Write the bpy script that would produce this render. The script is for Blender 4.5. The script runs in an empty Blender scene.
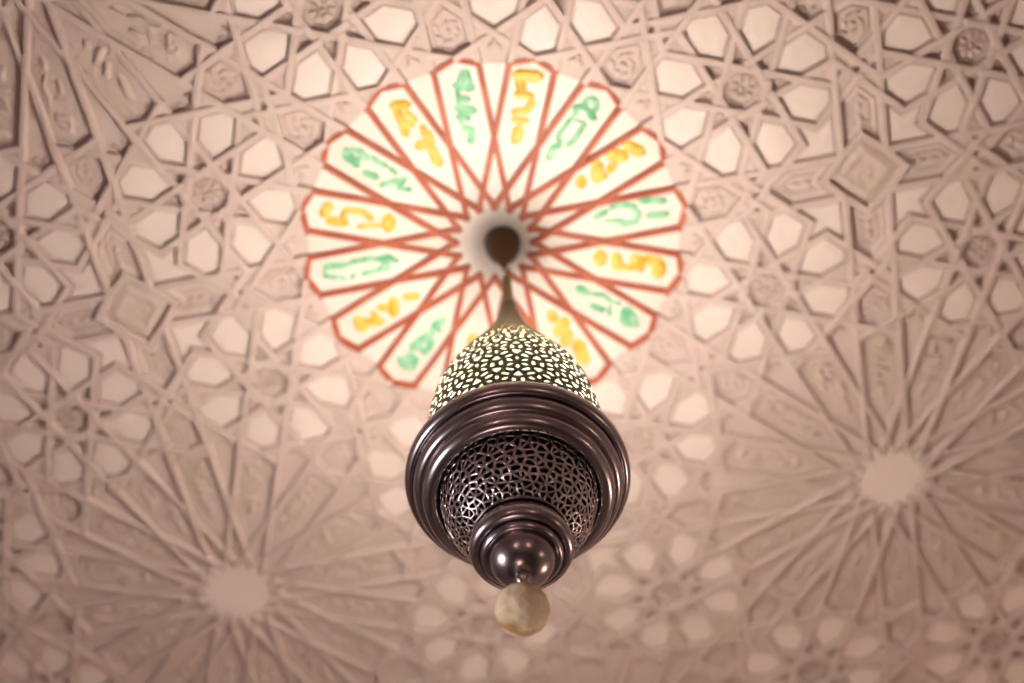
import bpy, bmesh, random
from math import *
from mathutils import Vector, Matrix
random.seed(7)
sc = bpy.context.scene
COL = sc.collection

# ------------------------------------------------------------------ place
CAM_Z = 1.6
CEIL = CAM_Z + 2.5                      # plane of the carved ceiling
S = 0.99816                             # repeat of the carving, metres
ROT = 0.57684
AX, AY = 0.05598, 1.17919               # middle of the painted rosette
LX, LY = 0.07535, 1.17947               # lantern axis
RELIEF = 0.0057 * S

# ------------------------------------------------------------------ helpers
def link(o, parent=None):
    COL.objects.link(o)
    if parent is not None:
        o.parent = parent
    return o

def mesh_obj(name, verts, faces, mats, parent=None, fmat=None, smooth=False):
    me = bpy.data.meshes.new(name)
    me.from_pydata(verts, [], faces)
    for m in (mats if isinstance(mats, (list, tuple)) else [mats]):
        me.materials.append(m)
    if fmat:
        me.polygons.foreach_set('material_index', fmat)
    if smooth:
        me.polygons.foreach_set('use_smooth', [True] * len(me.polygons))
    me.update()
    return link(bpy.data.objects.new(name, me), parent)

def tag(o, label=None, cat=None, group=None, kind=None):
    if label: o['label'] = label
    if cat: o['category'] = cat
    if group: o['group'] = group
    if kind: o['kind'] = kind
    return o

class MB:
    def __init__(self): self.v = []; self.f = []; self.m = []
    def add(self, vs, fs, m=0):
        b = len(self.v)
        self.v += vs
        self.f += [tuple(i + b for i in f) for f in fs]
        self.m += [m] * len(fs)
    def build(self, name, mats, parent=None, smooth=False):
        return mesh_obj(name, self.v, self.f, mats, parent, self.m, smooth)

# ------------------------------------------------------------------ materials
def mat(name, col, rough=.6, metal=0., var=None, bump=None, emit=None, spec=None):
    m = bpy.data.materials.new(name); m.use_nodes = True
    nt = m.node_tree; b = nt.nodes['Principled BSDF']
    b.inputs['Base Color'].default_value = (*col, 1)
    b.inputs['Roughness'].default_value = rough
    b.inputs['Metallic'].default_value = metal
    if spec is not None: b.inputs['Specular IOR Level'].default_value = spec
    tc = nt.nodes.new('ShaderNodeTexCoord')
    if var:
        col2, scale, lo, hi = var
        n = nt.nodes.new('ShaderNodeTexNoise'); n.inputs['Scale'].default_value = scale
        n.inputs['Detail'].default_value = 4
        nt.links.new(tc.outputs['Object'], n.inputs['Vector'])
        mr = nt.nodes.new('ShaderNodeMapRange')
        mr.inputs['From Min'].default_value = lo; mr.inputs['From Max'].default_value = hi
        nt.links.new(n.outputs['Fac'], mr.inputs['Value'])
        mx = nt.nodes.new('ShaderNodeMix'); mx.data_type = 'RGBA'
        mx.inputs['A'].default_value = (*col, 1); mx.inputs['B'].default_value = (*col2, 1)
        nt.links.new(mr.outputs['Result'], mx.inputs['Factor'])
        nt.links.new(mx.outputs['Result'], b.inputs['Base Color'])
    if bump:
        scale, strength, dist = bump
        n = nt.nodes.new('ShaderNodeTexNoise'); n.inputs['Scale'].default_value = scale
        n.inputs['Detail'].default_value = 5
        nt.links.new(tc.outputs['Object'], n.inputs['Vector'])
        bp = nt.nodes.new('ShaderNodeBump'); bp.inputs['Strength'].default_value = strength
        bp.inputs['Distance'].default_value = dist
        nt.links.new(n.outputs['Fac'], bp.inputs['Height'])
        nt.links.new(bp.outputs['Normal'], b.inputs['Normal'])
    if emit:
        b.inputs['Emission Color'].default_value = (*emit[0], 1)
        b.inputs['Emission Strength'].default_value = emit[1]
    return m

M = {}
M['strap'] = mat('plaster_strap', (.525, .395, .365), .75, var=((.485, .38, .335), 5, .4, .7), bump=(60, .25, .004))
M['floor_pl'] = mat('plaster_ground', (.52, .395, .37), .8, var=((.49, .38, .34), 9, .4, .65), bump=(45, .4, .006))
M['panel'] = mat('plaster_smooth', (.66, .535, .50), .6, var=((.61, .50, .455), 4, .4, .7))
M['carved'] = mat('plaster_carved', (.50, .38, .35), .75, var=((.475, .37, .315), 12, .4, .65), bump=(70, .6, .008))
M['cream'] = mat('cream_paint', (.64, .555, .51), .6, var=((.59, .51, .45), 8, .45, .75), bump=(60, .2, .003))
M['red'] = mat('brick_red_paint', (.32, .062, .028), .6, var=((.41, .11, .055), 14, .4, .65))
M['green'] = mat('green_paint', (.10, .36, .19), .55, var=((.30, .54, .36), 40, .38, .62))
M['gold'] = mat('gold_paint', (.51, .32, .018), .55, var=((.66, .45, .10), 40, .38, .6))
M['bronze'] = mat('bronze', (.44, .40, .435), .24, 1., var=((.34, .305, .325), 6, .4, .7))
M['bronze_d'] = mat('bronze_pierced', (.48, .44, .47), .22, 1.)
M['brass'] = mat('brass_pierced', (.055, .043, .022), .4, 1.)
M['lining'] = mat('lining', (.008, .0085, .006), .9, 0., spec=0.1)
M['rod'] = mat('aged_brass', (.20, .135, .06), .4, .9)
M['cup'] = mat('dark_brass', (.085, .06, .03), .45, .9)
M['bulb'] = mat('bulb_glass', (1, 1, 1), .5, emit=((1., .935, .79), 1900))
M['gauze'] = bpy.data.materials.new('gauze'); M['gauze'].use_nodes = True
nt = M['gauze'].node_tree; nt.nodes.clear()
o_ = nt.nodes.new('ShaderNodeOutputMaterial'); mx = nt.nodes.new('ShaderNodeMixShader')
tr = nt.nodes.new('ShaderNodeBsdfTransparent'); tl = nt.nodes.new('ShaderNodeBsdfTranslucent')
tl.inputs['Color'].default_value = (.80, 1, .66, 1); mx.inputs['Fac'].default_value = .0045
nt.links.new(tr.outputs[0], mx.inputs[1]); nt.links.new(tl.outputs[0], mx.inputs[2]); nt.links.new(mx.outputs[0], o_.inputs['Surface'])
M['ball'] = mat('alabaster', (.95, .84, .62), .5, var=((.50, .31, .12), 22, .52, .68), bump=(55, .5, .006))
M['ball'].node_tree.nodes['Principled BSDF'].inputs['Subsurface Weight'].default_value = .1
M['ball'].node_tree.nodes['Principled BSDF'].inputs['Subsurface Radius'].default_value = (.02, .015, .01)
M['wall'] = mat('wall_plaster', (.36, .31, .32), .85, var=((.31, .27, .28), 3, .4, .7))
M['floor'] = mat('floor_tiles', (.085, .065, .07), .45, var=((.13, .10, .10), 4, .4, .7))
M['wood'] = mat('added_window_wood', (.12, .07, .04), .5)
M['day'] = mat('added_window_glow', (.8, .8, .8), .3, emit=((.84, .80, 1.0), 2.0))  # glow of the added window, a light source out of view

# ------------------------------------------------------------------ geometry of the carving (repeat = 1)
c8, s8 = cos(pi / 8), sin(pi / 8)
Tu = .5 * tan(pi / 8)
tT = c8 * Tu + s8 * .5
d = (s8 * Tu + c8 * .5 - tT * (s8 + c8)) / (-(s8 + c8) + c8 * sqrt(2) + 1)
D = tT - d
e = d * sqrt(2)
Qu = (tT + d - s8 * e) / (c8 + s8); cc = Qu + e
xk = Tu + d / s8
v3 = .5 - tan(pi / 8) * (cc - xk)
apex = D / c8; shr = apex - d * tan(pi / 8)
r1 = d / tan(pi / 16); r2 = d / sin(pi / 8); r3 = d / sin(3 * pi / 16)
tF = .0545
def pol(r, k, off=0.):
    a = k * pi / 8
    return (r * sin(a) + off * cos(a), r * cos(a) - off * sin(a))
vb = .5 + (-d - s8 * (d - Tu)) / c8
p15 = pol(r3, 1.5)
STRANDS = [
    [pol(r3, 2.5), pol(shr, 1, d), (Qu, 1 - (Qu + e)), (v3, 1 - cc), (.5, 1 - xk), (1 - apex, 1), (1 - shr, 1 + d)],
    [pol(r3, -.5), pol(shr, 1, -d), (pol(shr, 2, d)[0], 1 - pol(shr, 2, d)[1])],
    [p15, (d, shr), (d, 1 - shr), (d, 1 - p15[1])],
    [pol(r3, 3.5), pol(shr, 2, d), (.5, .5 - e), (.5 + tF, .5 - tF)],
    [pol(shr, -1, -d), pol(apex, -1), (d, vb), (D, D + e), pol(apex, 3), pol(shr, 3, d)],
]
def sym8(q):
    for sx in (1, -1):
        for sy in (1, -1):
            for tr in (0, 1):
                yield [(sx * (y if tr else x), sy * (x if tr else y)) for x, y in q]
def to_world(u, v):
    c, s = cos(ROT), sin(ROT)
    return (S * (u * c - v * s) + AX, S * (u * s + v * c) + AY)
XLO, XHI, YLO, YHI = -1.75, 1.75, .25, 2.95
def inside(u, v):
    x, y = to_world(u, v)
    return XLO < x < XHI and YLO < y < YHI
RNG = [(i, j) for i in range(-3, 4) for j in range(-3, 4)]

strands = []; seen = set()
for i, j in RNG:
    for pl in STRANDS:
        for q in sym8(pl):
            q = [(x + i, y + j) for x, y in q]
            if not any(inside(*p) for p in q): continue
            key = frozenset((round(x, 3), round(y, 3)) for x, y in q)
            if key in seen: continue
            seen.add(key); strands.append(q)

# crossings of the straps, and which strap runs over
edges = []
for si, q in enumerate(strands):
    for k in range(len(q) - 1):
        edges.append((si, k, q[k], q[k + 1]))
grid = {}
CELL = .12
for ei, (si, k, a, b) in enumerate(edges):
    n = int(hypot(b[0] - a[0], b[1] - a[1]) / (CELL * .4)) + 1
    cells = set()
    for t in range(n + 1):
        x = a[0] + (b[0] - a[0]) * t / n; y = a[1] + (b[1] - a[1]) * t / n
        cells.add((floor(x / CELL), floor(y / CELL)))
    for c_ in cells: grid.setdefault(c_, []).append(ei)
cross = {}
done = set()
for lst in grid.values():
    for x in range(len(lst)):
        for y in range(x + 1, len(lst)):
            i, j = lst[x], lst[y]
            if i > j: i, j = j, i
            if (i, j) in done: continue
            done.add((i, j))
            s1, k1, a, b = edges[i]; s2, k2, p, q = edges[j]
            if s1 == s2: continue
            rx, ry, sx, sy = b[0] - a[0], b[1] - a[1], q[0] - p[0], q[1] - p[1]
            den = rx * sy - ry * sx
            if abs(den) < 1e-7: continue
            t = ((p[0] - a[0]) * sy - (p[1] - a[1]) * sx) / den
            u = ((p[0] - a[0]) * ry - (p[1] - a[1]) * rx) / den
            if 1e-3 < t < 1 - 1e-3 and 1e-3 < u < 1 - 1e-3:
                cross.setdefault(s1, []).append((k1 + t, s2, (i, j)))
                cross.setdefault(s2, []).append((k2 + u, s1, (i, j)))
for s_ in cross: cross[s_].sort()
over = {}           # crossing -> strand on top
state = {}
for s0 in cross:
    if s0 in state: continue
    state[s0] = 0; stack = [s0]
    while stack:
        a = stack.pop()
        for n, (t, b, key) in enumerate(cross[a]):
            top = (state[a] + n) % 2 == 0
            if key not in over: over[key] = a if top else b
            if b not in state:
                nb = [x[2] for x in cross[b]].index(key)
                state[b] = ((1 if top else 0) + nb) % 2
                stack.append(b)

WB, WT = .0080, .0060
ZF, ZS = RELIEF, -RELIEF
def strap_runs(si):
    """stations along a strap: (point, miter normal, lift)"""
    q = strands[si]
    st = [(float(k), 0.) for k in range(len(q))]
    for t, b, key in cross.get(si, []):
        k = int(t); L = hypot(q[k + 1][0] - q[k][0], q[k + 1][1] - q[k][1])
        up = .0014 if over[key] == si else -.0016
        for dt, h in ((-.011, up * .8), (0, up), (.011, up * .8)):
            tt = t + dt / L
            if k + .02 < tt < k + .98: st.append((tt, h))
    st.sort()
    out = []
    for t, h in st:
        k = min(int(t), len(q) - 2); f = t - k
        a, b = q[k], q[k + 1]
        P = (a[0] + (b[0] - a[0]) * f, a[1] + (b[1] - a[1]) * f)
        L = hypot(b[0] - a[0], b[1] - a[1]); n = (-(b[1] - a[1]) / L, (b[0] - a[0]) / L)
        if t == int(t) and 0 < t < len(q) - 1:
            a0, b0 = q[k - 1], q[k]
            L0 = hypot(b0[0] - a0[0], b0[1] - a0[1]); n0 = (-(b0[1] - a0[1]) / L0, (b0[0] - a0[0]) / L0)
            mx, my = n[0] + n0[0], n[1] + n0[1]; mm = hypot(mx, my); mx /= mm; my /= mm
            co = mx * n[0] + my * n[1]
            n = (mx / co, my / co)
        elif t == 0:
            P = (P[0] + n[1] * -.004, P[1] + n[0] * .004) if False else (P[0] - (b[0] - a[0]) / L * .006, P[1] - (b[1] - a[1]) / L * .006)
        elif t == len(q) - 1:
            P = (P[0] + (b[0] - a[0]) / L * .006, P[1] + (b[1] - a[1]) / L * .006)
        out.append((P, n, h, t))
    return out
PROF = [(-WB, None), (-WT - .0006, -.8), (-WT + .0012, -1.), (WT - .0012, -1.), (WT + .0006, -.8), (WB, None)]
def ring(P, n, h, ks=1.):
    r = []
    for off, z in PROF:
        off *= ks
        zz = (ZF / S + .001) if z is None else (ZS / S * -z - h)
        r.append(((P[0] + n[0] * off) * S, (P[1] + n[1] * off) * S, zz * S))
    return r
def visible_centres():
    return {(0, 0): None, (1, 0): None, (0, 1): None, (-1, 0): None}
ROS = visible_centres()
def rosette_of(P):
    i, j = round(P[0]), round(P[1])
    r = hypot(P[0] - i, P[1] - j)
    return (i, j), r
def belongs(A, B):
    mid = ((A[0] + B[0]) / 2, (A[1] + B[1]) / 2)
    c_, r = rosette_of(mid)
    if c_ not in ROS or r > apex + .004: return None
    if r < r1 * .98: return c_
    x, y = mid[0] - c_[0], mid[1] - c_[1]
    k = round(atan2(y, x) / (pi / 8)) * pi / 8
    ax = x * cos(k) + y * sin(k); lat = abs(-x * sin(k) + y * cos(k))
    if ax < shr + .0015 or (lat < d - .002 and ax < apex + .002): return c_
    return None

strap_mb = MB()
frame_mb = {c_: MB() for c_ in ROS}
for si in range(len(strands)):
    runs = strap_runs(si)
    for (A, na, ha, ta), (B, nb, hb, tb) in zip(runs, runs[1:]):
        c_ = belongs(A, B)
        ks = .74 if c_ == (0, 0) else 1.
        lift = (si % 89) / 89 * .0012
        ra, rb = ring(A, na, ha + lift, ks), ring(B, nb, hb + lift, ks)
        mb = strap_mb if c_ is None else frame_mb[c_]
        if c_ is not None:
            off = (c_[0] * S, c_[1] * S)
            ra = [(x - off[0], y - off[1], z) for x, y, z in ra]; rb = [(x - off[0], y - off[1], z) for x, y, z in rb]
        n = len(PROF)
        fs = [(k, k + 1, n + k + 1, n + k) for k in range(n - 1)] + [tuple(range(n - 1, -1, -1)), tuple(range(n, 2 * n))]
        mb.add(ra + rb, fs)

# ------------------------------------------------------------------ cells between the straps
def inset(poly, w):
    n = len(poly); out = []
    ar = sum(poly[i][0] * poly[(i + 1) % n][1] - poly[(i + 1) % n][0] * poly[i][1] for i in range(n))
    sg = 1 if ar > 0 else -1
    for i in range(n):
        a, b, c_ = poly[i - 1], poly[i], poly[(i + 1) % n]
        l1 = hypot(b[0] - a[0], b[1] - a[1]); l2 = hypot(c_[0] - b[0], c_[1] - b[1])
        n1 = (-(b[1] - a[1]) / l1 * sg, (b[0] - a[0]) / l1 * sg); n2 = (-(c_[1] - b[1]) / l2 * sg, (c_[0] - b[0]) / l2 * sg)
        mx, my = n1[0] + n2[0], n1[1] + n2[1]; dn = 1 + n1[0] * n2[0] + n1[1] * n2[1]
        dn = max(dn, .25)
        out.append((b[0] + mx / dn * w, b[1] + my / dn * w))
    return out
def lofted(mb, polys, m=0, close=True):
    """polys: list of (poly, z) same vertex count"""
    n = len(polys[0][0]); vs = []; fs = []
    for p, z in polys: vs += [(x * S, y * S, z * S) for x, y in p]
    for k in range(len(polys) - 1):
        for i in range(n):
            fs.append((k * n + i, k * n + (i + 1) % n, (k + 1) * n + (i + 1) % n, (k + 1) * n + i))
    if close: fs.append(tuple((len(polys) - 1) * n + i for i in range(n)))
    mb.add(vs, fs, m)
zf = ZF / S
def blob(mb, cx, cy, rx, ry, ang, h, m=0, n=10):
    pol_ = []
    for s_, z in ((1., 0), (.85, .6), (.5, .92)):
        pol_.append(([(cx + rx * s_ * cos(t) * cos(ang) - ry * s_ * sin(t) * sin(ang), cy + rx * s_ * cos(t) * sin(ang) + ry * s_ * sin(t) * cos(ang)) for t in [2 * pi * i / n for i in range(n)]], zf + .0005 - h * z))
    lofted(mb, pol_, m)
def ridge(mb, poly, w0, w1, h, m=0):
    a, b = inset(poly, w0), inset(poly, w1); mid = (w0 + w1) / 2; q = (w1 - w0) * .2
    lofted(mb, [(a, zf + .0005), (inset(poly, mid - q), zf - h), (inset(poly, mid + q), zf - h), (b, zf + .0005)], m, False)
cells_mb = MB()     # material slots: 0 smooth panel, 1 carved
HEX = [
    [(0.2071, 0.3923), (0.2282, 0.3415), (0.2832, 0.3415), (0.3074, 0.3656), (0.2832, 0.4239), (0.2294, 0.4462)],
    [(0.131, 0.4239), (0.1533, 0.4777), (0.0995, 0.5), (0.0412, 0.4759), (0.0412, 0.4417), (0.0801, 0.4028)],
    [(0.3415, 0.3997), (0.3656, 0.4239), (0.3656, 0.4789), (0.3148, 0.5), (0.2609, 0.4777), (0.2832, 0.4239)],
    [(0.186, 0.3415), (0.2071, 0.3923), (0.1848, 0.4462), (0.131, 0.4239), (0.1099, 0.373), (0.1414, 0.3415)],
    [(0.3656, 0.4239), (0.4417, 0.5), (0.3656, 0.5761), (0.3656, 0.5211), (0.3148, 0.5), (0.3656, 0.4789)],
]
HEXC = [
    [(-0.0412, 0.3867), (0.0, 0.3696), (0.0412, 0.3867), (0.0412, 0.4417), (0.0, 0.4829), (-0.0412, 0.4417)],
    [(0.3026, 0.2443), (0.3415, 0.2832), (0.3415, 0.3415), (0.2832, 0.3415), (0.2443, 0.3026), (0.2614, 0.2614)],
]
CART = [(0.4239, 0.3656), (0.5, 0.4417), (0.4455, 0.4455), (0.4417, 0.5), (0.3656, 0.4239), (0.3656, 0.3656)]
KITE = [
    [(0.0412, 0.2071), (0.1099, 0.373), (0.0801, 0.4028), (0.0412, 0.3867)],
    [(0.1173, 0.1756), (0.2443, 0.3026), (0.2282, 0.3415), (0.186, 0.3415)],
]
SMALL = [
    [(0.2071, 0.3923), (0.2294, 0.4462), (0.2071, 0.4554), (0.1848, 0.4462)],
    [(0.2294, 0.4462), (0.2832, 0.4239), (0.2609, 0.4777), (0.2386, 0.4685)],
    [(0.2517, 0.5), (0.2609, 0.4777), (0.3148, 0.5), (0.2609, 0.5223)],
    [(0.131, 0.4239), (0.1848, 0.4462), (0.1756, 0.4685), (0.1533, 0.4777)],
    [(0.1533, 0.4777), (0.1625, 0.5), (0.1533, 0.5223), (0.0995, 0.5)],
]
TRI = [
    [(0.0412, 0.4759), (0.0995, 0.5), (0.0412, 0.5241)], [(0.3074, 0.3656), (0.3415, 0.3997), (0.2832, 0.4239)],
    [(0.186, 0.3415), (0.2282, 0.3415), (0.2071, 0.3923)], [(0.1099, 0.373), (0.131, 0.4239), (0.0801, 0.4028)],
    [(0.0412, 0.3867), (0.0801, 0.4028), (0.0412, 0.4417)], [(0.0412, 0.4417), (0.0412, 0.4759), (0.0171, 0.5), (0.0, 0.4829)],
    [(0.2443, 0.3026), (0.2832, 0.3415), (0.2282, 0.3415)], [(0.2832, 0.3415), (0.3415, 0.3415), (0.3415, 0.3656), (0.3074, 0.3656)],
    [(0.3415, 0.3997), (0.3415, 0.3656), (0.3656, 0.3656), (0.3656, 0.4239)], [(0.0, 0.3696), (0.0412, 0.3526), (0.0412, 0.3867)],
    [(0.173, 0.31), (0.186, 0.3415), (0.1414, 0.3415)], [(0.0969, 0.3415), (0.1414, 0.3415), (0.1099, 0.373)], [(0.2202, 0.2784), (0.2614, 0.2614), (0.2443, 0.3026)],
    [(0.2294, 0.4462), (0.2386, 0.4685), (0.2071, 0.4554)], [(0.2386, 0.4685), (0.2609, 0.4777), (0.2517, 0.5)],
    [(0.1533, 0.4777), (0.1756, 0.4685), (0.1625, 0.5)], [(0.1756, 0.4685), (0.1848, 0.4462), (0.2071, 0.4554)],
]
STAR = [(0.2386, 0.4685), (0.2517, 0.5), (0.2386, 0.5315), (0.2071, 0.5446), (0.1756, 0.5315), (0.1625, 0.5), (0.1756, 0.4685), (0.2071, 0.4554)]
BOSS = [(0.5, 0.4417), (0.5545, 0.4455), (0.5583, 0.5), (0.5545, 0.5545), (0.5, 0.5583), (0.4455, 0.5545), (0.4417, 0.5), (0.4455, 0.4455)]
def place(rep):
    done_ = set()
    for i, j in RNG:
        for q in sym8(rep):
            q = [(x + i, y + j) for x, y in q]
            cx = sum(p[0] for p in q) / len(q); cy = sum(p[1] for p in q) / len(q)
            if not inside(cx, cy): continue
            key = (round(cx, 2), round(cy, 2))
            if any((key[0] + a * .01, key[1] + b * .01) in done_ for a in (-1, 0, 1) for b in (-1, 0, 1)): pass
            kk = (round(cx * 250), round(cy * 250))
            if any((kk[0] + a, kk[1] + b) in done_ for a in (-1, 0, 1) for b in (-1, 0, 1)): continue
            done_.add(kk)
            yield q, cx, cy
for rep in HEX:
    for q, cx, cy in place(rep):
        g = .0086
        lofted(cells_mb, [(inset(q, g), zf + .0005), (inset(q, g + .0012), zf - .0030), (inset(q, g + .0035), zf - .0048), (inset(q, g + .019), zf - .0058)], 0)
for rep in HEXC:
    for q, cx, cy in place(rep):
        ridge(cells_mb, q, .012, .0165, .003, 1)
        for t in range(7):
            a = t * 2 * pi / 7 + 1.3 * cx * 9; rr = .018 + .004 * sin(3 * t + cx * 40)
            blob(cells_mb, cx + rr * cos(a), cy + rr * sin(a), .010, .0045, a + 1.1, .004, 1, 8)
        blob(cells_mb, cx, cy, .008, .006, cx * 7, .005, 1, 8)
for q, cx, cy in place(CART):
    ridge(cells_mb, q, .0125, .0175, .0035, 0)
    ridge(cells_mb, q, .023, .027, .003, 1)
    L = hypot(cx - round(cx - .5) - .5, cy - round(cy - .5) - .5)
    ang = atan2(cy - (round(cy - .5) + .5), cx - (round(cx - .5) + .5))
    for t in (-.022, 0, .022):
        blob(cells_mb, cx + t * cos(ang), cy + t * sin(ang), .010, .006, ang, .005, 1, 8)
for rep in KITE:
    for q, cx, cy in place(rep):
        mx = sum(p[0] for p in q[1:]) / 3; my = sum(p[1] for p in q[1:]) / 3
        for t in range(5):
            a = t * 2 * pi / 5 + atan2(my - cy, mx - cx)
            blob(cells_mb, mx + .014 * cos(a), my + .014 * sin(a), .009, .0042, a, .005, 1, 8)
        blob(cells_mb, mx, my, .005, .005, 0, .006, 1, 8)
for rep in TRI:
    for q, cx, cy in place(rep):
        lofted(cells_mb, [(q, zf + .0005), (q, zf - .0085)], 1)
for rep in SMALL:
    for q, cx, cy in place(rep):
        ridge(cells_mb, q, .0105, .013, .003, 1)
for q, cx, cy in place(STAR):
    ridge(cells_mb, q, .012, .016, .0035, 1)
    for t in range(8):
        a = t * pi / 4
        blob(cells_mb, cx + .016 * cos(a), cy + .016 * sin(a), .010, .0052, a, .006, 1, 8)
    blob(cells_mb, cx, cy, .006, .006, 0, .008, 1, 10)
for q, cx, cy in place(BOSS):
    lofted(cells_mb, [(inset(q, .0095), zf + .0005), (inset(q, .0105), zf - .002), (inset(q, .026), zf - .006), (inset(q, .04), zf - .0035)], 1)

# ------------------------------------------------------------------ ceiling
def box(mb, x0, x1, y0, y1, z0, z1, m=0):
    v = [(x, y, z) for z in (z0, z1) for y in (y0, y1) for x in (x0, x1)]
    mb.add(v, [(0, 2, 3, 1), (4, 5, 7, 6), (0, 1, 5, 4), (2, 6, 7, 3), (0, 4, 6, 2), (1, 3, 7, 5)], m)
RX0, RX1, RY0, RY1 = -3.2, 3.2, -2.4, 4.4
M4 = Matrix.Translation((AX, AY, CEIL)) @ Matrix.Rotation(ROT, 4, 'Z')
slab = MB()
box(slab, RX0 - .2, RX1 + .2, RY0 - .2, RY1 + .2, CEIL + RELIEF, CEIL + .2)
ceiling = slab.build('ceiling', [M['floor_pl']])
tag(ceiling, 'carved pinkish plaster ceiling covered in interlaced star pattern straps', 'ceiling', kind='structure')
sw = strap_mb.build('strapwork', [M['strap']], ceiling); sw.matrix_world = M4
cp = cells_mb.build('carved_panels', [M['panel'], M['carved']], ceiling); cp.matrix_world = M4
cp['kind'] = 'stuff'

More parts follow.
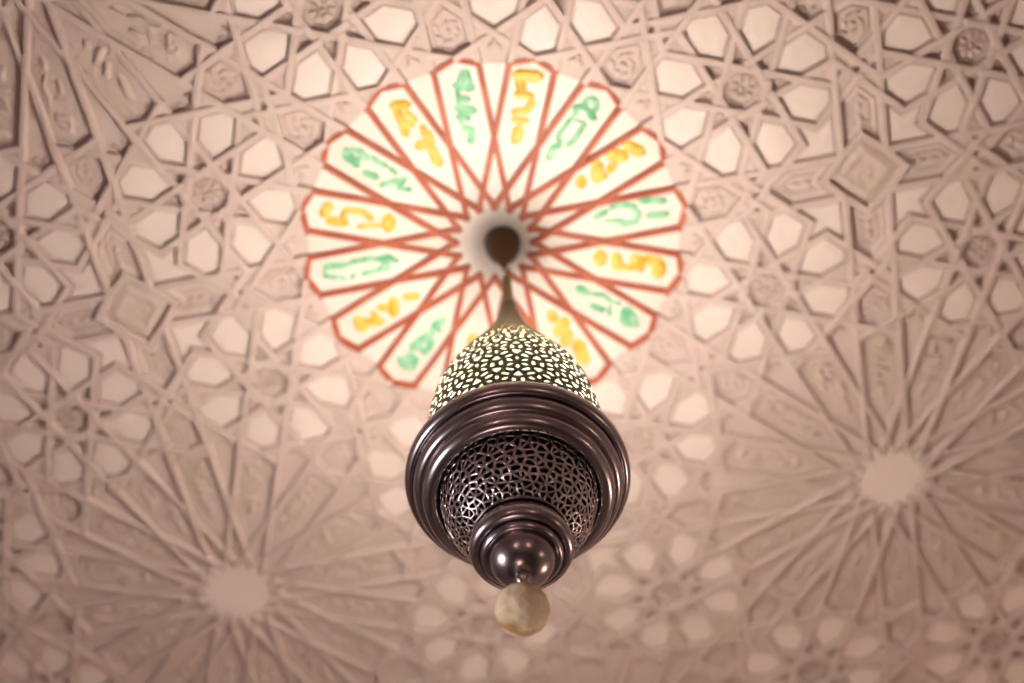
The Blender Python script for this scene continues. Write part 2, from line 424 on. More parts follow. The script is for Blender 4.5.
# ------------------------------------------------------------------ rosettes
# writing in the painted petals: strokes given along the petal (r) and across it (w)
GLYPH = {0:[(0.0122,[(0.1918,-0.0065),(0.2118,-0.0071)]),(0.0077,[(0.2223,-0.0115),(0.2422,-0.022),(0.2617,-0.0172),(0.2783,-0.023)]),(0.0105,[(0.2369,0.009),(0.2603,0.0063)]),(0.0057,[(0.2663,-0.0077),(0.2787,0.0095)]),(0.0182,[(0.2995,-0.0192),(0.3114,0.0034)]),(0.0122,[(0.3083,-0.0199),(0.3338,-0.001)]),(0.0122,[(0.3083,0.0055),(0.3326,-0.0027)])],1:[(0.0142,[(0.1912,-0.0059),(0.205,-0.0018)]),(0.0185,[(0.2214,-0.0176),(0.2339,0.0048)]),(0.0164,[(0.2462,-0.009),(0.2635,0.0068)]),(0.0196,[(0.2793,-0.0121),(0.318,-0.0022)])],2:[(0.0122,[(0.1918,0.0065),(0.2118,0.0071)]),(0.0077,[(0.2223,0.0115),(0.2422,0.022),(0.2617,0.0172),(0.2783,0.023)]),(0.0105,[(0.2369,-0.009),(0.2603,-0.0063)]),(0.0057,[(0.2663,0.0077),(0.2787,-0.0095)]),(0.0182,[(0.2995,0.0192),(0.3114,-0.0034)]),(0.0122,[(0.3083,0.0199),(0.3338,0.001)]),(0.0122,[(0.3083,-0.0055),(0.3326,0.0027)])],3:[(0.0168,[(0.3322,0.0234),(0.337,-0.0144)]),(0.014,[(0.3259,0.0172),(0.3069,0.0109)]),(0.0112,[(0.2958,0.0159),(0.2979,-0.008)]),(0.0112,[(0.2861,-0.0129),(0.2695,-0.0066),(0.263,0.0141)]),(0.0095,[(0.2476,0.0134),(0.2497,-0.0107)]),(0.0154,[(0.232,0.0004),(0.2109,0.0011)])],4:[(0.0204,[(0.3188,0.0078),(0.319,-0.0116)]),(0.015,[(0.3033,0.0037),(0.3025,-0.0122)]),(0.013,[(0.2836,0.0078),(0.259,0.0041),(0.2331,-0.0067)]),(0.009,[(0.2725,-0.0044),(0.2788,-0.0193)]),(0.0125,[(0.2499,-0.0147),(0.2647,-0.0213)]),(0.013,[(0.2194,-0.0036),(0.1974,-0.0086)]),(0.0105,[(0.2147,-0.006),(0.2188,-0.0141)])],5:[(0.0172,[(0.3145,0.0106),(0.3197,-0.009)]),(0.0152,[(0.3106,0.0002),(0.2817,-0.017)]),(0.0105,[(0.2812,0.0057),(0.2851,-0.0121)]),(0.0126,[(0.2631,0.0086),(0.254,0.0023)]),(0.0158,[(0.2332,0.0058),(0.2491,-0.0163)]),(0.0126,[(0.2085,-0.0009),(0.1906,-0.0107)])],6:[(0.0113,[(0.3254,0.0147),(0.292,0.011)]),(0.0083,[(0.3274,0.0151),(0.3352,-0.0035),(0.2988,-0.0156)]),(0.0092,[(0.2841,0.0105),(0.2729,0.0148),(0.2429,0.0141),(0.2221,0.0086)]),(0.0055,[(0.2853,-0.0184),(0.2779,-0.0132)]),(0.0092,[(0.2601,-0.0147),(0.2335,-0.0136),(0.2199,-0.0075)]),(0.0113,[(0.2202,0.0082),(0.2019,0.0088)]),(0.0109,[(0.213,0.0045),(0.2138,-0.0155)]),(0.0079,[(0.2034,0.0025),(0.1903,-0.0014)])],7:[(0.0142,[(0.3201,0.0162),(0.3272,-0.0022)]),(0.0142,[(0.3138,-0.0147),(0.2867,-0.0139)]),(0.0092,[(0.2897,0.007),(0.2895,-0.008)]),(0.0105,[(0.2866,0.0119),(0.2561,0.0155),(0.2387,0.0038)]),(0.0079,[(0.257,-0.0169),(0.2178,-0.0052)]),(0.0185,[(0.2046,0.0103),(0.2038,-0.0068)])],8:[(0.0076,[(0.3025,0.0117),(0.3014,0.0057),(0.3042,-0.001),(0.3101,-0.0067),(0.3176,-0.0098),(0.3246,-0.0095),(0.3292,-0.0059),(0.3303,0.0001),(0.3274,0.0067),(0.3215,0.0124),(0.3141,0.0155),(0.3071,0.0152),(0.3025,0.0117)]),(0.0109,[(0.332,0.0043),(0.3002,-0.0086)]),(0.0109,[(0.3116,0.0177),(0.2923,0.0111)]),(0.0092,[(0.2854,0.018),(0.2549,0.0187)]),(0.0109,[(0.2791,-0.0143),(0.2574,-0.0098)]),(0.0079,[(0.2438,0.0187),(0.2316,0.0169)]),(0.01,[(0.2393,-0.0176),(0.2224,0.0058)]),(0.01,[(0.2135,0.0166),(0.2095,-0.0079),(0.193,0.0017)]),(0.0087,[(0.2219,0.0012),(0.2096,-0.0006)])],9:[(0.0145,[(0.3282,0.0013),(0.3182,0.0201)]),(0.013,[(0.3186,-0.0004),(0.2945,-0.0047),(0.2824,0.005)]),(0.0112,[(0.2871,-0.01),(0.2725,-0.0126)]),(0.0095,[(0.3043,0.0128),(0.2831,0.016)]),(0.0095,[(0.2668,0.02),(0.2532,0.0157)]),(0.0162,[(0.2394,-0.0046),(0.2361,0.0167),(0.2508,0.0193)]),(0.0145,[(0.2217,0.0093),(0.1918,0.0041)])],10:[(0.0112,[(0.3408,0.0148),(0.3222,0.0011)]),(0.0112,[(0.3408,0.0148),(0.3126,0.0173)]),(0.0126,[(0.3186,-0.0057),(0.3097,0.0191)]),(0.0098,[(0.2931,-0.0051),(0.289,0.0087)]),(0.0126,[(0.2769,-0.0134),(0.2661,0.0136)]),(0.0098,[(0.2591,-0.0148),(0.2532,0.0011)]),(0.0112,[(0.2356,-0.0075),(0.2319,0.004),(0.2083,-0.0022)]),(0.0062,[(0.3086,-0.0066),(0.2734,-0.0093),(0.2433,-0.0133)])],11:[(0.0168,[(0.3322,-0.0234),(0.337,0.0144)]),(0.014,[(0.3259,-0.0172),(0.3069,-0.0109)]),(0.0112,[(0.2958,-0.0159),(0.2979,0.008)]),(0.0112,[(0.2861,0.0129),(0.2695,0.0066),(0.263,-0.0141)]),(0.0095,[(0.2476,-0.0134),(0.2497,0.0107)]),(0.0154,[(0.232,-0.0004),(0.2109,-0.0011)])],12:[(0.0087,[(0.3304,0.0041),(0.3245,0.0065),(0.3186,0.0057),(0.3142,0.002),(0.3125,-0.0036),(0.314,-0.0096),(0.3182,-0.0144),(0.324,-0.0167),(0.3299,-0.0159),(0.3342,-0.0123),(0.336,-0.0067),(0.3345,-0.0007),(0.3304,0.0041)]),(0.01,[(0.3048,-0.0266),(0.316,-0.0136)]),(0.0075,[(0.3004,-0.021),(0.2859,-0.0185)]),(0.01,[(0.3079,0.0026),(0.3071,0.0137)]),(0.008,[(0.2787,-0.0213),(0.2457,-0.0218),(0.2319,-0.0096)]),(0.0085,[(0.2884,0.0059),(0.2548,0.0086),(0.2383,0.0044)]),(0.01,[(0.2281,-0.007),(0.2191,-0.0165),(0.1985,-0.0101)]),(0.005,[(0.2805,-0.0226),(0.2903,0.0046)])],13:[(0.0163,[(0.3119,-0.0248),(0.3261,-0.0005)]),(0.0185,[(0.2784,-0.0281),(0.2941,-0.01)]),(0.0131,[(0.2597,-0.0014),(0.2724,-0.0075)]),(0.0174,[(0.2461,-0.0229),(0.232,-0.0003)]),(0.0131,[(0.2321,-0.0077),(0.2437,0.0027)]),(0.0153,[(0.2056,-0.0158),(0.2001,-0.007)])],14:[(0.011,[(0.2873,-0.0277),(0.3291,-0.019)]),(0.011,[(0.2989,0.0052),(0.3292,0.0092)]),(0.0103,[(0.2317,-0.0258),(0.2524,-0.0271),(0.2716,-0.0186),(0.2784,-0.0025),(0.2712,0.0108),(0.25,0.0144),(0.2411,0.0056)]),(0.0064,[(0.2411,0.0056),(0.2151,0.0002)]),(0.0096,[(0.2203,-0.0191),(0.1962,-0.0105)])],15:[(0.0194,[(0.2052,-0.0101),(0.2083,0.0033)]),(0.0149,[(0.2362,-0.0136),(0.2436,0.0083)]),(0.0114,[(0.2436,0.0083),(0.2707,0.0056)]),(0.0183,[(0.2739,-0.0161),(0.2865,0.0003)]),(0.016,[(0.2948,-0.0177),(0.3184,-0.0175)]),(0.0194,[(0.3215,-0.0134),(0.3246,0.0072)])]}
def petal_poly():
    return [(apex, 0), (shr, d), (r1, d), (r2, 0), (r1, -d), (shr, -d)]
def loc(k, r, w):
    """k counted from +u towards +v"""
    a = k * pi / 8
    return (r * cos(a) - w * sin(a), r * sin(a) + w * cos(a))
def stroke(mb, pts, wid, h, m=0):
    """rounded raised ribbon"""
    n = len(pts); rings = []
    hw = wid / 2
    ext = []
    P0, P1 = pts[0], pts[1]; L = hypot(P1[0] - P0[0], P1[1] - P0[1]) or 1e-6
    t0 = ((P1[0] - P0[0]) / L, (P1[1] - P0[1]) / L)
    Pa, Pb = pts[-2], pts[-1]; L = hypot(Pb[0] - Pa[0], Pb[1] - Pa[1]) or 1e-6
    t1 = ((Pb[0] - Pa[0]) / L, (Pb[1] - Pa[1]) / L)
    st = [((P0[0] - t0[0] * hw * .8, P0[1] - t0[1] * hw * .8), t0, .35)]
    for i in range(n):
        if i == 0: t = t0
        elif i == n - 1: t = t1
        else:
            a, b = pts[i - 1], pts[i + 1]; L = hypot(b[0] - a[0], b[1] - a[1]) or 1e-6; t = ((b[0] - a[0]) / L, (b[1] - a[1]) / L)
        st.append((pts[i], t, 1.))
    st.append(((Pb[0] + t1[0] * hw * .8, Pb[1] + t1[1] * hw * .8), t1, .35))
    vs = []; fs = []
    for P, t, s_ in st:
        nx, ny = -t[1], t[0]
        for o, z in ((-1, .0005), (-.75, -h * .8), (0, -h), (.75, -h * .8), (1, .0005)):
            vs.append(((P[0] + nx * o * hw * s_) * S, (P[1] + ny * o * hw * s_) * S, (zf - .0015 + z * (1 if z > 0 else s_)) * S))
    for i in range(len(st) - 1):
        for k in range(4):
            fs.append((i * 5 + k, i * 5 + k + 1, i * 5 + 6 + k, i * 5 + 5 + k))
    fs += [(0, 1, 2, 3, 4), tuple(len(vs) - 5 + k for k in range(5))]
    mb.add(vs, fs, m)
def make_rosette(painted):
    root = bpy.data.objects.new('ceiling_rosette', None); COL.objects.link(root)
    root.empty_display_size = .1
    f = frame_mb[(0, 0)].build('strap_frame', [M['red'] if painted else M['strap']], root)
    disc = MB()
    star = []
    for k in range(16):
        star += [loc(k, r2, 0), loc(k + .5, r3, 0)]
    lofted(disc, [(inset(star, .003), zf + .0005), (inset(star, .004), zf - .002), ([(x * .93, y * .93) for x, y in inset(star, .004)], zf - .0026)], 0)
    disc.build('centre_disc', [M['cream'] if painted else M['panel']], root)
    for k in range(16):
        mb = MB(); pp = [loc(k, r, w) for r, w in petal_poly()]
        lofted(mb, [(inset(pp, .004), zf + .0004), (inset(pp, .005), zf - .0015)], 0)
        if not painted: ridge(mb, pp, .0135, .0165, .003, 0)
        pt = mb.build('petal_panel', [M['cream'] if painted else M['carved']], root)
        g = MB(); col = 'green' if k % 2 == 0 else 'gold'
        for wid, pts in GLYPH[k]:
            stroke(g, [loc(k, r, w) for r, w in pts], wid * (1.5 if painted else .9), .003 if painted else .0045)
        go = g.build('inscription', [M[col] if painted else M['carved']], pt, smooth=True)
        if painted: go['label'] = 'raised %s painted lettering' % col
        # ground between neighbouring petals
        if painted:
            mb = MB(); kk = k + .5
            tri = [loc(kk, d / sin(pi / 16), 0), loc(k, shr, d), loc(k + 1, shr, -d)]
            lofted(mb, [(tri, zf + .0004), (tri, zf - .0012)], 0)
            dm = [loc(k, r2, 0), loc(kk, r3, 0), loc(k + 1, r2, 0), loc(kk, d / sin(pi / 16), 0)]
            lofted(mb, [(dm, zf + .0004), (dm, zf - .0012)], 0)
            mb.build('ground_panel', [M['cream']], root)
    return root
def put(root, c_):
    x, y = to_world(*c_); root.location = (x, y, CEIL); root.rotation_euler = (0, 0, ROT)
painted = make_rosette(True); put(painted, (0, 0))
tag(painted, 'painted ceiling rosette with red framed petals and green and gold lettering above the lantern', 'ceiling rosette')
plain = make_rosette(False); put(plain, (1, 0))
tag(plain, 'unpainted plaster rosette right of the lantern, its smooth disc fully in view', 'ceiling rosette', 'unpainted plaster rosettes')
def copy_tree(o, parent=None):
    c_ = o.copy(); COL.objects.link(c_); c_.parent = parent
    for ch in list(o.children): copy_tree(ch, c_)
    return c_
r_c = copy_tree(plain); put(r_c, (0, 1))
r_c['label'] = 'unpainted plaster rosette at lower left, petals running off the bottom edge'
r_d = copy_tree(plain); put(r_d, (-1, 0))
r_d['label'] = 'reddish carved plaster rosette cut off by the top left corner'

# ------------------------------------------------------------------ lantern
def lathe(mb, prof, n=72, m=0, closed=False):
    vs = []; fs = []
    for r, z in prof:
        for i in range(n):
            a = 2 * pi * i / n; vs.append((r * cos(a), r * sin(a), z))
    for k in range(len(prof) - 1):
        for i in range(n):
            fs.append((k * n + i, k * n + (i + 1) % n, (k + 1) * n + (i + 1) % n, (k + 1) * n + i))
    mb.add(vs, fs, m)
def smooth_prof(p, it=2):
    for _ in range(it):
        q = [p[0]]
        for a, b in zip(p, p[1:]):
            q += [(a[0] * .75 + b[0] * .25, a[1] * .75 + b[1] * .25), (a[0] * .25 + b[0] * .75, a[1] * .25 + b[1] * .75)]
        q.append(p[-1]); p = q
    return p
Z0 = 1.6
lan = bpy.data.objects.new('pendant_lantern', None); COL.objects.link(lan)
lan.location = (LX, LY, 0)
tag(lan, 'bronze pierced pendant lantern with stepped rim hanging from the painted rosette', 'lantern')
def shade_auto(o):
    o.data.polygons.foreach_set('use_smooth', [True] * len(o.data.polygons))
    return o
# canopy on the ceiling
mb = MB()
lathe(mb, smooth_prof([(.0, 2.507), (.034, 2.507), (.0345, 2.495), (.032, 2.478), (.0255, 2.452), (.0145, 2.430), (.0075, 2.412), (.005, 2.398), (.0, 2.396)], 2), 40)
can = mb.build('canopy', [M['cup']], lan, True); can.location = (-.004, 0, Z0)
can['label'] = 'dark tapering brass ceiling cup'
# chain link
def torus(mb, cx, cy, cz, R, r, axis, n=20, k=8, sz=1.4):
    vs = []; fs = []
    for i in range(n):
        a = 2 * pi * i / n
        for j in range(k):
            b = 2 * pi * j / k
            h = (R + r * cos(b)) * cos(a); z = (R + r * cos(b)) * sin(a) * sz; t = r * sin(b)
            vs.append((cx + (h if axis == 0 else t), cy + (t if axis == 0 else h), cz + z))
    for i in range(n):
        for j in range(k):
            fs.append((i * k + j, i * k + (j + 1) % k, ((i + 1) % n) * k + (j + 1) % k, ((i + 1) % n) * k + j))
    mb.add(vs, fs)
for cz, ax in ((2.386, 0), (2.368, 1), (2.351, 0)):
    mb = MB(); torus(mb, 0, 0, cz, .0062, .0018, ax)
    l_ = mb.build('chain_link', [M['rod']], lan, True); l_.location.z = Z0
# rod / neck
NECK = [(.0, 2.352), (.007, 2.350), (.008, 2.344), (.008, 2.325), (.0088, 2.300), (.0102, 2.27), (.0122, 2.243)]
mb = MB(); lathe(mb, smooth_prof(NECK, 1), 32)
nk = mb.build('neck', [M['rod']], lan, True); nk.location.z = Z0

# pierced sheets
def arclen(prof):
    s = [0]; w = [0]
    for a, b in zip(prof, prof[1:]):
        ds = hypot(b[0] - a[0], b[1] - a[1]); s.append(s[-1] + ds); w.append(w[-1] + ds / ((a[0] + b[0]) / 2))
    return s, w
def prof_at(prof, w, x):
    if x <= 0: return prof[0]
    for k in range(len(w) - 1):
        if x <= w[k + 1]:
            t = (x - w[k]) / (w[k + 1] - w[k])
            return tuple(prof[k][i] + (prof[k + 1][i] - prof[k][i]) * t for i in (0, 1))
    return prof[-1]
def clip(poly, nx, ny, c_):
    out = []
    for i in range(len(poly)):
        a, b = poly[i], poly[(i + 1) % len(poly)]
        da = a[0] * nx + a[1] * ny - c_; db = b[0] * nx + b[1] * ny - c_
        if da <= 0: out.append(a)
        if (da < 0 < db) or (db < 0 < da):
            t = da / (da - db); out.append((a[0] + (b[0] - a[0]) * t, a[1] + (b[1] - a[1]) * t))
    return out
def voronoi_cell(p, others, box_):
    poly = [(box_[0], box_[2]), (box_[1], box_[2]), (box_[1], box_[3]), (box_[0], box_[3])]
    for q in others:
        nx, ny = q[0] - p[0], q[1] - p[1]
        if nx * nx + ny * ny < 1e-10: continue
        poly = clip(poly, nx, ny, (q[0] ** 2 + q[1] ** 2 - p[0] ** 2 - p[1] ** 2) / 2)
        if len(poly) < 3: return None
    return poly
def pierced(name, prof, ncol, seeds_fn, bar, mats, margin0, margin1, thick, smooth_it=0):
    """sheet of revolution pierced along a pattern laid out on (angle, log-height)"""
    s, w = arclen(prof); W = w[-1]
    step = 2 * pi / ncol
    seeds = seeds_fn(step, W)                      # one column wide, x in [0, step)
    allp = [(x + k * step, y) for x, y in seeds for k in (-2, -1, 0, 1, 2)]
    mb = MB()
    def P(x, y):
        r, z = prof_at(prof, w, y); return (r * cos(x), r * sin(x), z)
    for x, y in seeds:
        near = sorted(allp, key=lambda q: (q[0] - x) ** 2 + (q[1] - y) ** 2)[1:26]
        cell = voronoi_cell((x, y), near, (x - step, x + step, margin0, W - margin1))
        if not cell or len(cell) < 3: continue
        # tidy very short edges
        cl = []
        for v_ in cell:
            if not cl or hypot(v_[0] - cl[-1][0], v_[1] - cl[-1][1]) > step * .012: cl.append(v_)
        if len(cl) > 2 and hypot(cl[0][0] - cl[-1][0], cl[0][1] - cl[-1][1]) < step * .012: cl.pop()
        if len(cl) < 3: continue
        n = len(cl)
        pts = []
        for i in range(n):
            a, b = cl[i], cl[(i + 1) % n]
            pts += [a, ((a[0] + b[0]) / 2, (a[1] + b[1]) / 2)]
        cx = sum(p[0] for p in cl) / n; cy = sum(p[1] for p in cl) / n
        area = abs(sum(cl[i][0] * cl[(i + 1) % n][1] - cl[(i + 1) % n][0] * cl[i][1] for i in range(n))) / 2
        R = sqrt(area / pi)
        hole = []
        for i, p in enumerate(pts):
            L = hypot(p[0] - cx, p[1] - cy)
            bw = bar * step
            k_ = max(.15, 1 - bw / max(1e-6, min(L, R * 1.3)) * (1.35 if i % 2 == 0 else 1.0))
            if i % 2 == 0: k_ = min(k_, 1.25 * R / max(L, 1e-6)) if L > R * 1.5 else k_
            hole.append((cx + (p[0] - cx) * k_, cy + (p[1] - cy) * k_))
        m_ = len(pts)
        for c_ in range(ncol):
            o = c_ * step
            vs = [P(px + o, py) for px, py in pts] + [P(px + o, py) for px, py in hole]
            mb.add(vs, [(i, (i + 1) % m_, m_ + (i + 1) % m_, m_ + i) for i in range(m_)])
    for lo, hi in ((0, margin0), (W - margin1, W)):
        if hi - lo > 1e-6:
            lathe(mb, [prof_at(prof, w, lo + (hi - lo) * t / 3) for t in range(4)], ncol * 4)
    o = mb.build(name, mats, lan, True)
    bm = bmesh.new(); bm.from_mesh(o.data)
    bmesh.ops.remove_doubles(bm, verts=bm.verts, dist=.00012)
    bmesh.ops.recalc_face_normals(bm, faces=bm.faces)
    bm.to_mesh(o.data); bm.free()
    sol = o.modifiers.new('thickness', 'SOLIDIFY'); sol.thickness = thick; sol.offset = -1
    if len(mats) > 1: sol.material_offset = 1
    o.location.z = Z0
    return o
DOME = smooth_prof([(.134, 1.745), (.1345, 1.78), (.134, 1.82), (.1315, 1.86), (.127, 1.89), (.1235, 1.912), (.1155, 1.938), (.104, 1.969), (.090, 2.002), (.073, 2.04),
        (.057, 2.08), (.042, 2.117), (.030, 2.152), (.0225, 2.185), (.0166, 2.215), (.0124, 2.243)], 1)
def dome_seeds(step, W):
    out = []; dy = step * .86; row = 0; y = dy * .35
    while y < W - .02:
        x0 = step * .5 if row % 2 else 0.
        for k in range(6):
            a = k * pi / 3 + pi / 6
            out.append((x0 + step * .19 * cos(a), y + step * .19 * sin(a)))
        for k in range(6):                # heart shaped pieces round each flower
            a = k * pi / 3
            out.append((x0 + step * .405 * cos(a), y + step * .405 * sin(a)))
        for sx, sy in ((0, .575), (0, -.575)):
            out.append((x0 + step * sx, y + step * sy))
        y += dy; row += 1
    return [(x % step, y_) for x, y_ in out if .01 < y_ < W - .01]
dome = pierced('pierced_dome', DOME, 14, dome_seeds, .060, [M['brass'], M['lining']], .05, .02, .0005)
dome['label'] = 'upper dome pierced with small flowers, lit from inside'
BOWL = [(.111, 1.676), (.1105, 1.660), (.108, 1.643), (.103, 1.625), (.095, 1.607), (.084, 1.591), (.072, 1.580), (.064, 1.575)]
def bowl_seeds(step, W):
    rnd = random.Random(3); out = []; dy = step * .62; row = 0; y = .03
    while y < W:
        x0 = step * .5 if row % 2 else 0.
        for k in range(5):
            a = k * 2 * pi / 5 + .5
            out.append((x0 + step * .17 * cos(a), y + step * .15 * sin(a)))
        for k in range(3):
            out.append((x0 + step * (.5 + rnd.uniform(-.14, .14)), y + step * rnd.uniform(-.26, .26)))
        y += dy; row += 1
    return [(x % step, y_) for x, y_ in out if .01 < y_ < W - .01]
bowl = pierced('pierced_bowl', BOWL, 15, bowl_seeds, .05, [M['bronze_d']], .04, .03, .0018)
bowl['label'] = 'lower bowl pierced with dark arabesques'
# floor plate closing the lit dome from below
mb = MB(); lathe(mb, [(.0, 1.742), (.130, 1.742), (.1335, 1.748), (.1335, 1.7445), (.130, 1.7385), (.0, 1.7385)], 48)
pl = mb.build('inner_plate', [M['lining']], lan, True); pl.location.z = Z0
# sheer cloth behind the piercing
mb = MB(); lathe(mb, [(max(r - .006, .004), z) for r, z in DOME[1:-6]], 56)
ga = mb.build('gauze_liner', [M['gauze']], lan, True); ga.location.z = Z0
# bulb and socket
mb = MB()
lathe(mb, smooth_prof([(.0, 1.935), (.026, 1.934), (.047, 1.918), (.050, 1.893), (.038, 1.864), (.018, 1.846), (.013, 1.83)], 2), 32)
bu = mb.build('bulb', [M['bulb']], lan, True); bu.location.z = Z0 - .035
mb = MB(); lathe(mb, [(.0, 1.803), (.0145, 1.803), (.0145, 1.770), (.02, 1.768), (.02, 1.7425), (.0, 1.7425)], 24)
so = mb.build('bulb_socket', [M['rod']], lan, True); so.location.z = Z0
# rim: three stepped rings, each a part
def ring_part(name, prof, n=128):
    mb = MB(); lathe(mb, smooth_prof(prof, 2), n)
    o = mb.build(name, [M['bronze']], lan, True); o.location.z = Z0
    return o
ring_part('rim_ring', [(.130, 1.7425), (.136, 1.735), (.149, 1.728), (.158, 1.7215), (.1618, 1.712), (.1605, 1.702), (.154, 1.695), (.1495, 1.6965), (.1475, 1.701), (.140, 1.703), (.130, 1.703)])
ring_part('rim_ring', [(.140, 1.704), (.1455, 1.703), (.1492, 1.697), (.1492, 1.687), (.144, 1.6775), (.1375, 1.674), (.1335, 1.6765), (.131, 1.68), (.124, 1.682)])
ring_part('rim_ring', [(.128, 1.685), (.1345, 1.682), (.1365, 1.674), (.1345, 1.664), (.128, 1.657), (.120, 1.655), (.1145, 1.6585), (.1128, 1.666), (.1128, 1.680)])
# boss under the bowl
ring_part('boss_ring', [(.060, 1.578), (.0645, 1.568), (.0700, 1.557), (.0708, 1.547), (.067, 1.539), (.060, 1.5355), (.0565, 1.538), (.054, 1.543), (.045, 1.546)], 96)
ring_part('boss_ring', [(.050, 1.545), (.0548, 1.540), (.0560, 1.534), (.053, 1.5285), (.0495, 1.5265), (.0465, 1.529), (.040, 1.535)], 96)
mb = MB(); lathe(mb, [(.0455 * cos(radians(t)), 1.534 - .046 * sin(radians(t))) for t in range(-20, 91, 5)], 64)
kb = mb.build('boss_ball', [M['bronze']], lan, True); kb.location.z = Z0
mb = MB(); lathe(mb, smooth_prof([(.004, 1.494), (.011, 1.490), (.0125, 1.483), (.009, 1.477), (.0055, 1.473), (.0052, 1.462), (.0, 1.46)], 2), 32)
kn = mb.build('knob', [M['bronze']], lan, True); kn.location.z = Z0
# pale ball hanging at the bottom
bm = bmesh.new(); bmesh.ops.create_icosphere(bm, subdivisions=5, radius=.0345)
from mathutils import noise
for v_ in bm.verts:
    n_ = v_.co.normalized()
    k_ = 1 + .035 * noise.noise(n_ * 3.1) + .018 * noise.noise(n_ * 9)
    v_.co = Vector((v_.co.x * k_, v_.co.y * k_, v_.co.z * k_ * .97))
me = bpy.data.meshes.new('finial_ball'); bm.to_mesh(me); bm.free(); me.materials.append(M['ball'])
fb = link(bpy.data.objects.new('finial_ball', me), lan); shade_auto(fb); fb.location = (-.0035, 0, Z0 + 1.4245)
fb['label'] = 'rough cream stone ball'

# ------------------------------------------------------------------ room
mb = MB(); box(mb, RX0 - .2, RX1 + .2, RY0 - .2, RY1 + .2, -.1, 0); tag(mb.build('floor', [M['floor']]), 'dark reddish tiled floor below the lantern', 'floor', kind='structure')
def wall(name, b, lab):
    mb = MB(); box(mb, *b); tag(mb.build(name, [M['wall']]), lab, 'wall', kind='structure')
H_ = CEIL + RELIEF
WY0, WY1, WZ0, WZ1 = .45, 1.95, 1.2, 2.9
mb = MB()
box(mb, RX0 - .2, RX0, RY0, WY0, 0, H_); box(mb, RX0 - .2, RX0, WY1, RY1, 0, H_)
box(mb, RX0 - .2, RX0, WY0, WY1, 0, WZ0); box(mb, RX0 - .2, RX0, WY0, WY1, WZ1, H_)
tag(mb.build('wall_left', [M['wall']]), 'plain plaster wall with an added window left of the lantern', 'wall', kind='structure')
wall('wall_right', (RX1, RX1 + .2, RY0, RY1, 0, H_), 'plain plaster wall right of the lantern')
wall('wall_back', (RX0 - .2, RX1 + .2, RY1, RY1 + .2, 0, H_), 'plain plaster wall beyond the lantern')
wall('wall_front', (RX0 - .2, RX1 + .2, RY0 - .2, RY0, 0, H_), 'plain plaster wall behind the viewer')
win = bpy.data.objects.new('added_window_1', None); COL.objects.link(win); win.location = (RX0 - .1, (WY0 + WY1) / 2, WZ0)  # window added for cool light and a bright streak on the rim
tag(win, 'unseen glowing window added to light the lantern from the left', 'window', kind='structure')
hw = (WY1 - WY0) / 2; hh = WZ1 - WZ0
mb = MB()
for y0, y1, z0, z1 in ((-hw, -hw + .07, 0, hh), (hw - .07, hw, 0, hh), (-hw, hw, 0, .07), (-hw, hw, hh - .07, hh), (-.03, .03, 0, hh), (-hw, hw, hh * .6, hh * .6 + .05)):
    box(mb, -.04, .04, y0, y1, z0, z1)
mb.build('added_window_frame', [M['wood']], win)
mb = MB(); box(mb, -.02, -.012, -hw, hw, 0, hh); mb.build('added_window_pane', [M['day']], win)

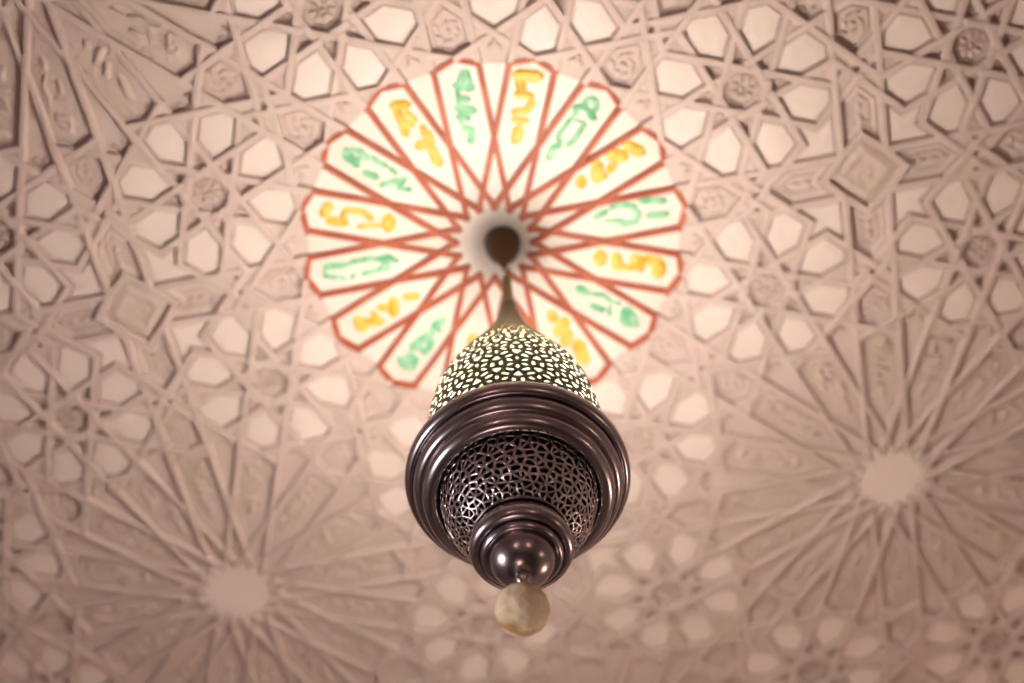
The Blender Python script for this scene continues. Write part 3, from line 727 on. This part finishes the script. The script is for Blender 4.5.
# lights added without fixtures, for glints on metal and fill on the ceiling
def add_light(name, loc_, energy, col, size):
    l = bpy.data.lights.new(name, 'POINT'); l.energy = energy; l.color = col; l.shadow_soft_size = size
    o = link(bpy.data.objects.new(name, l)); o.location = loc_
    return o
add_light('added_fill_light', (2.9, .2, 2.3), 8, (1, .66, .42), .06)  # added for warm glints on the metal
add_light('added_fill_light', (2.9, 2.6, 2.3), 54, (1, .70, .50), .12)  # added to brighten the lower right of the ceiling
add_light('added_fill_light', (-1.2, -2.1, 2.3), 16, (1, .58, .48), .06)  # added to tint the upper left of the ceiling red
add_light('added_fill_light', (1.2, -2.1, 2.3), 10, (1, .60, .42), .06)
add_light('added_fill_light', (.2, 4.1, 2.0), 60, (1, .70, .50), .12)  # added to warm the far end of the ceiling

add_light('added_low_light', (-.3, .75, 1.25), 17, (1, .66, .56), .2)  # added low fill for the finial ball, rim underside and ceiling
sl = bpy.data.lights.new('added_spot_light', 'SPOT'); sl.energy = 190; sl.color = (1, .90, .80); sl.shadow_soft_size = .05  # added spot, brightens the finial ball and puts highlights on the bowl
sl.spot_size = radians(14); sl.spot_blend = .5
so_ = link(bpy.data.objects.new('added_spot_light', sl)); so_.location = (-2.9, 1.0, 2.3)
so_.rotation_euler = (Vector((LX, LY, 3.08)) - Vector((-2.9, 1.0, 2.3))).to_track_quat('-Z', 'Y').to_euler()
w = bpy.data.worlds.new('room_air'); sc.world = w; w.use_nodes = True
w.node_tree.nodes['Background'].inputs['Color'].default_value = (.5, .55, .7, 1)
w.node_tree.nodes['Background'].inputs['Strength'].default_value = .6

# ------------------------------------------------------------------ camera
R = ((0.9994767797818456, -0.015752475919578533, -0.02824935714870861), (0.0, 0.8733898249709695, -0.48702177942796276), (0.03234449994840229, 0.4867669597862845, 0.8729328497562143))
cam = bpy.data.cameras.new('camera'); co = link(bpy.data.objects.new('camera', cam))
r_, u_, f_ = Vector(R[0]), -Vector(R[1]), Vector(R[2])
co.matrix_world = Matrix((( r_.x, u_.x, -f_.x, 0), (r_.y, u_.y, -f_.y, 0), (r_.z, u_.z, -f_.z, CAM_Z), (0, 0, 0, 1)))
cam.sensor_width = 36; cam.lens = 36 * 1450 / 1024
cam.clip_start = .05
cam.dof.use_dof = True; cam.dof.focus_distance = 2.03; cam.dof.aperture_fstop = 1.65
sc.camera = co
sc.view_settings.view_transform = 'Standard'; sc.view_settings.look = 'None'
sc.view_settings.exposure = -.15; sc.view_settings.gamma = 1; sc.view_settings.use_curve_mapping = False
sc.cycles.max_bounces = 6; sc.cycles.diffuse_bounces = 3; sc.cycles.glossy_bounces = 4
sc.cycles.caustics_reflective = False; sc.cycles.caustics_refractive = False
sc.cycles.use_denoising = True
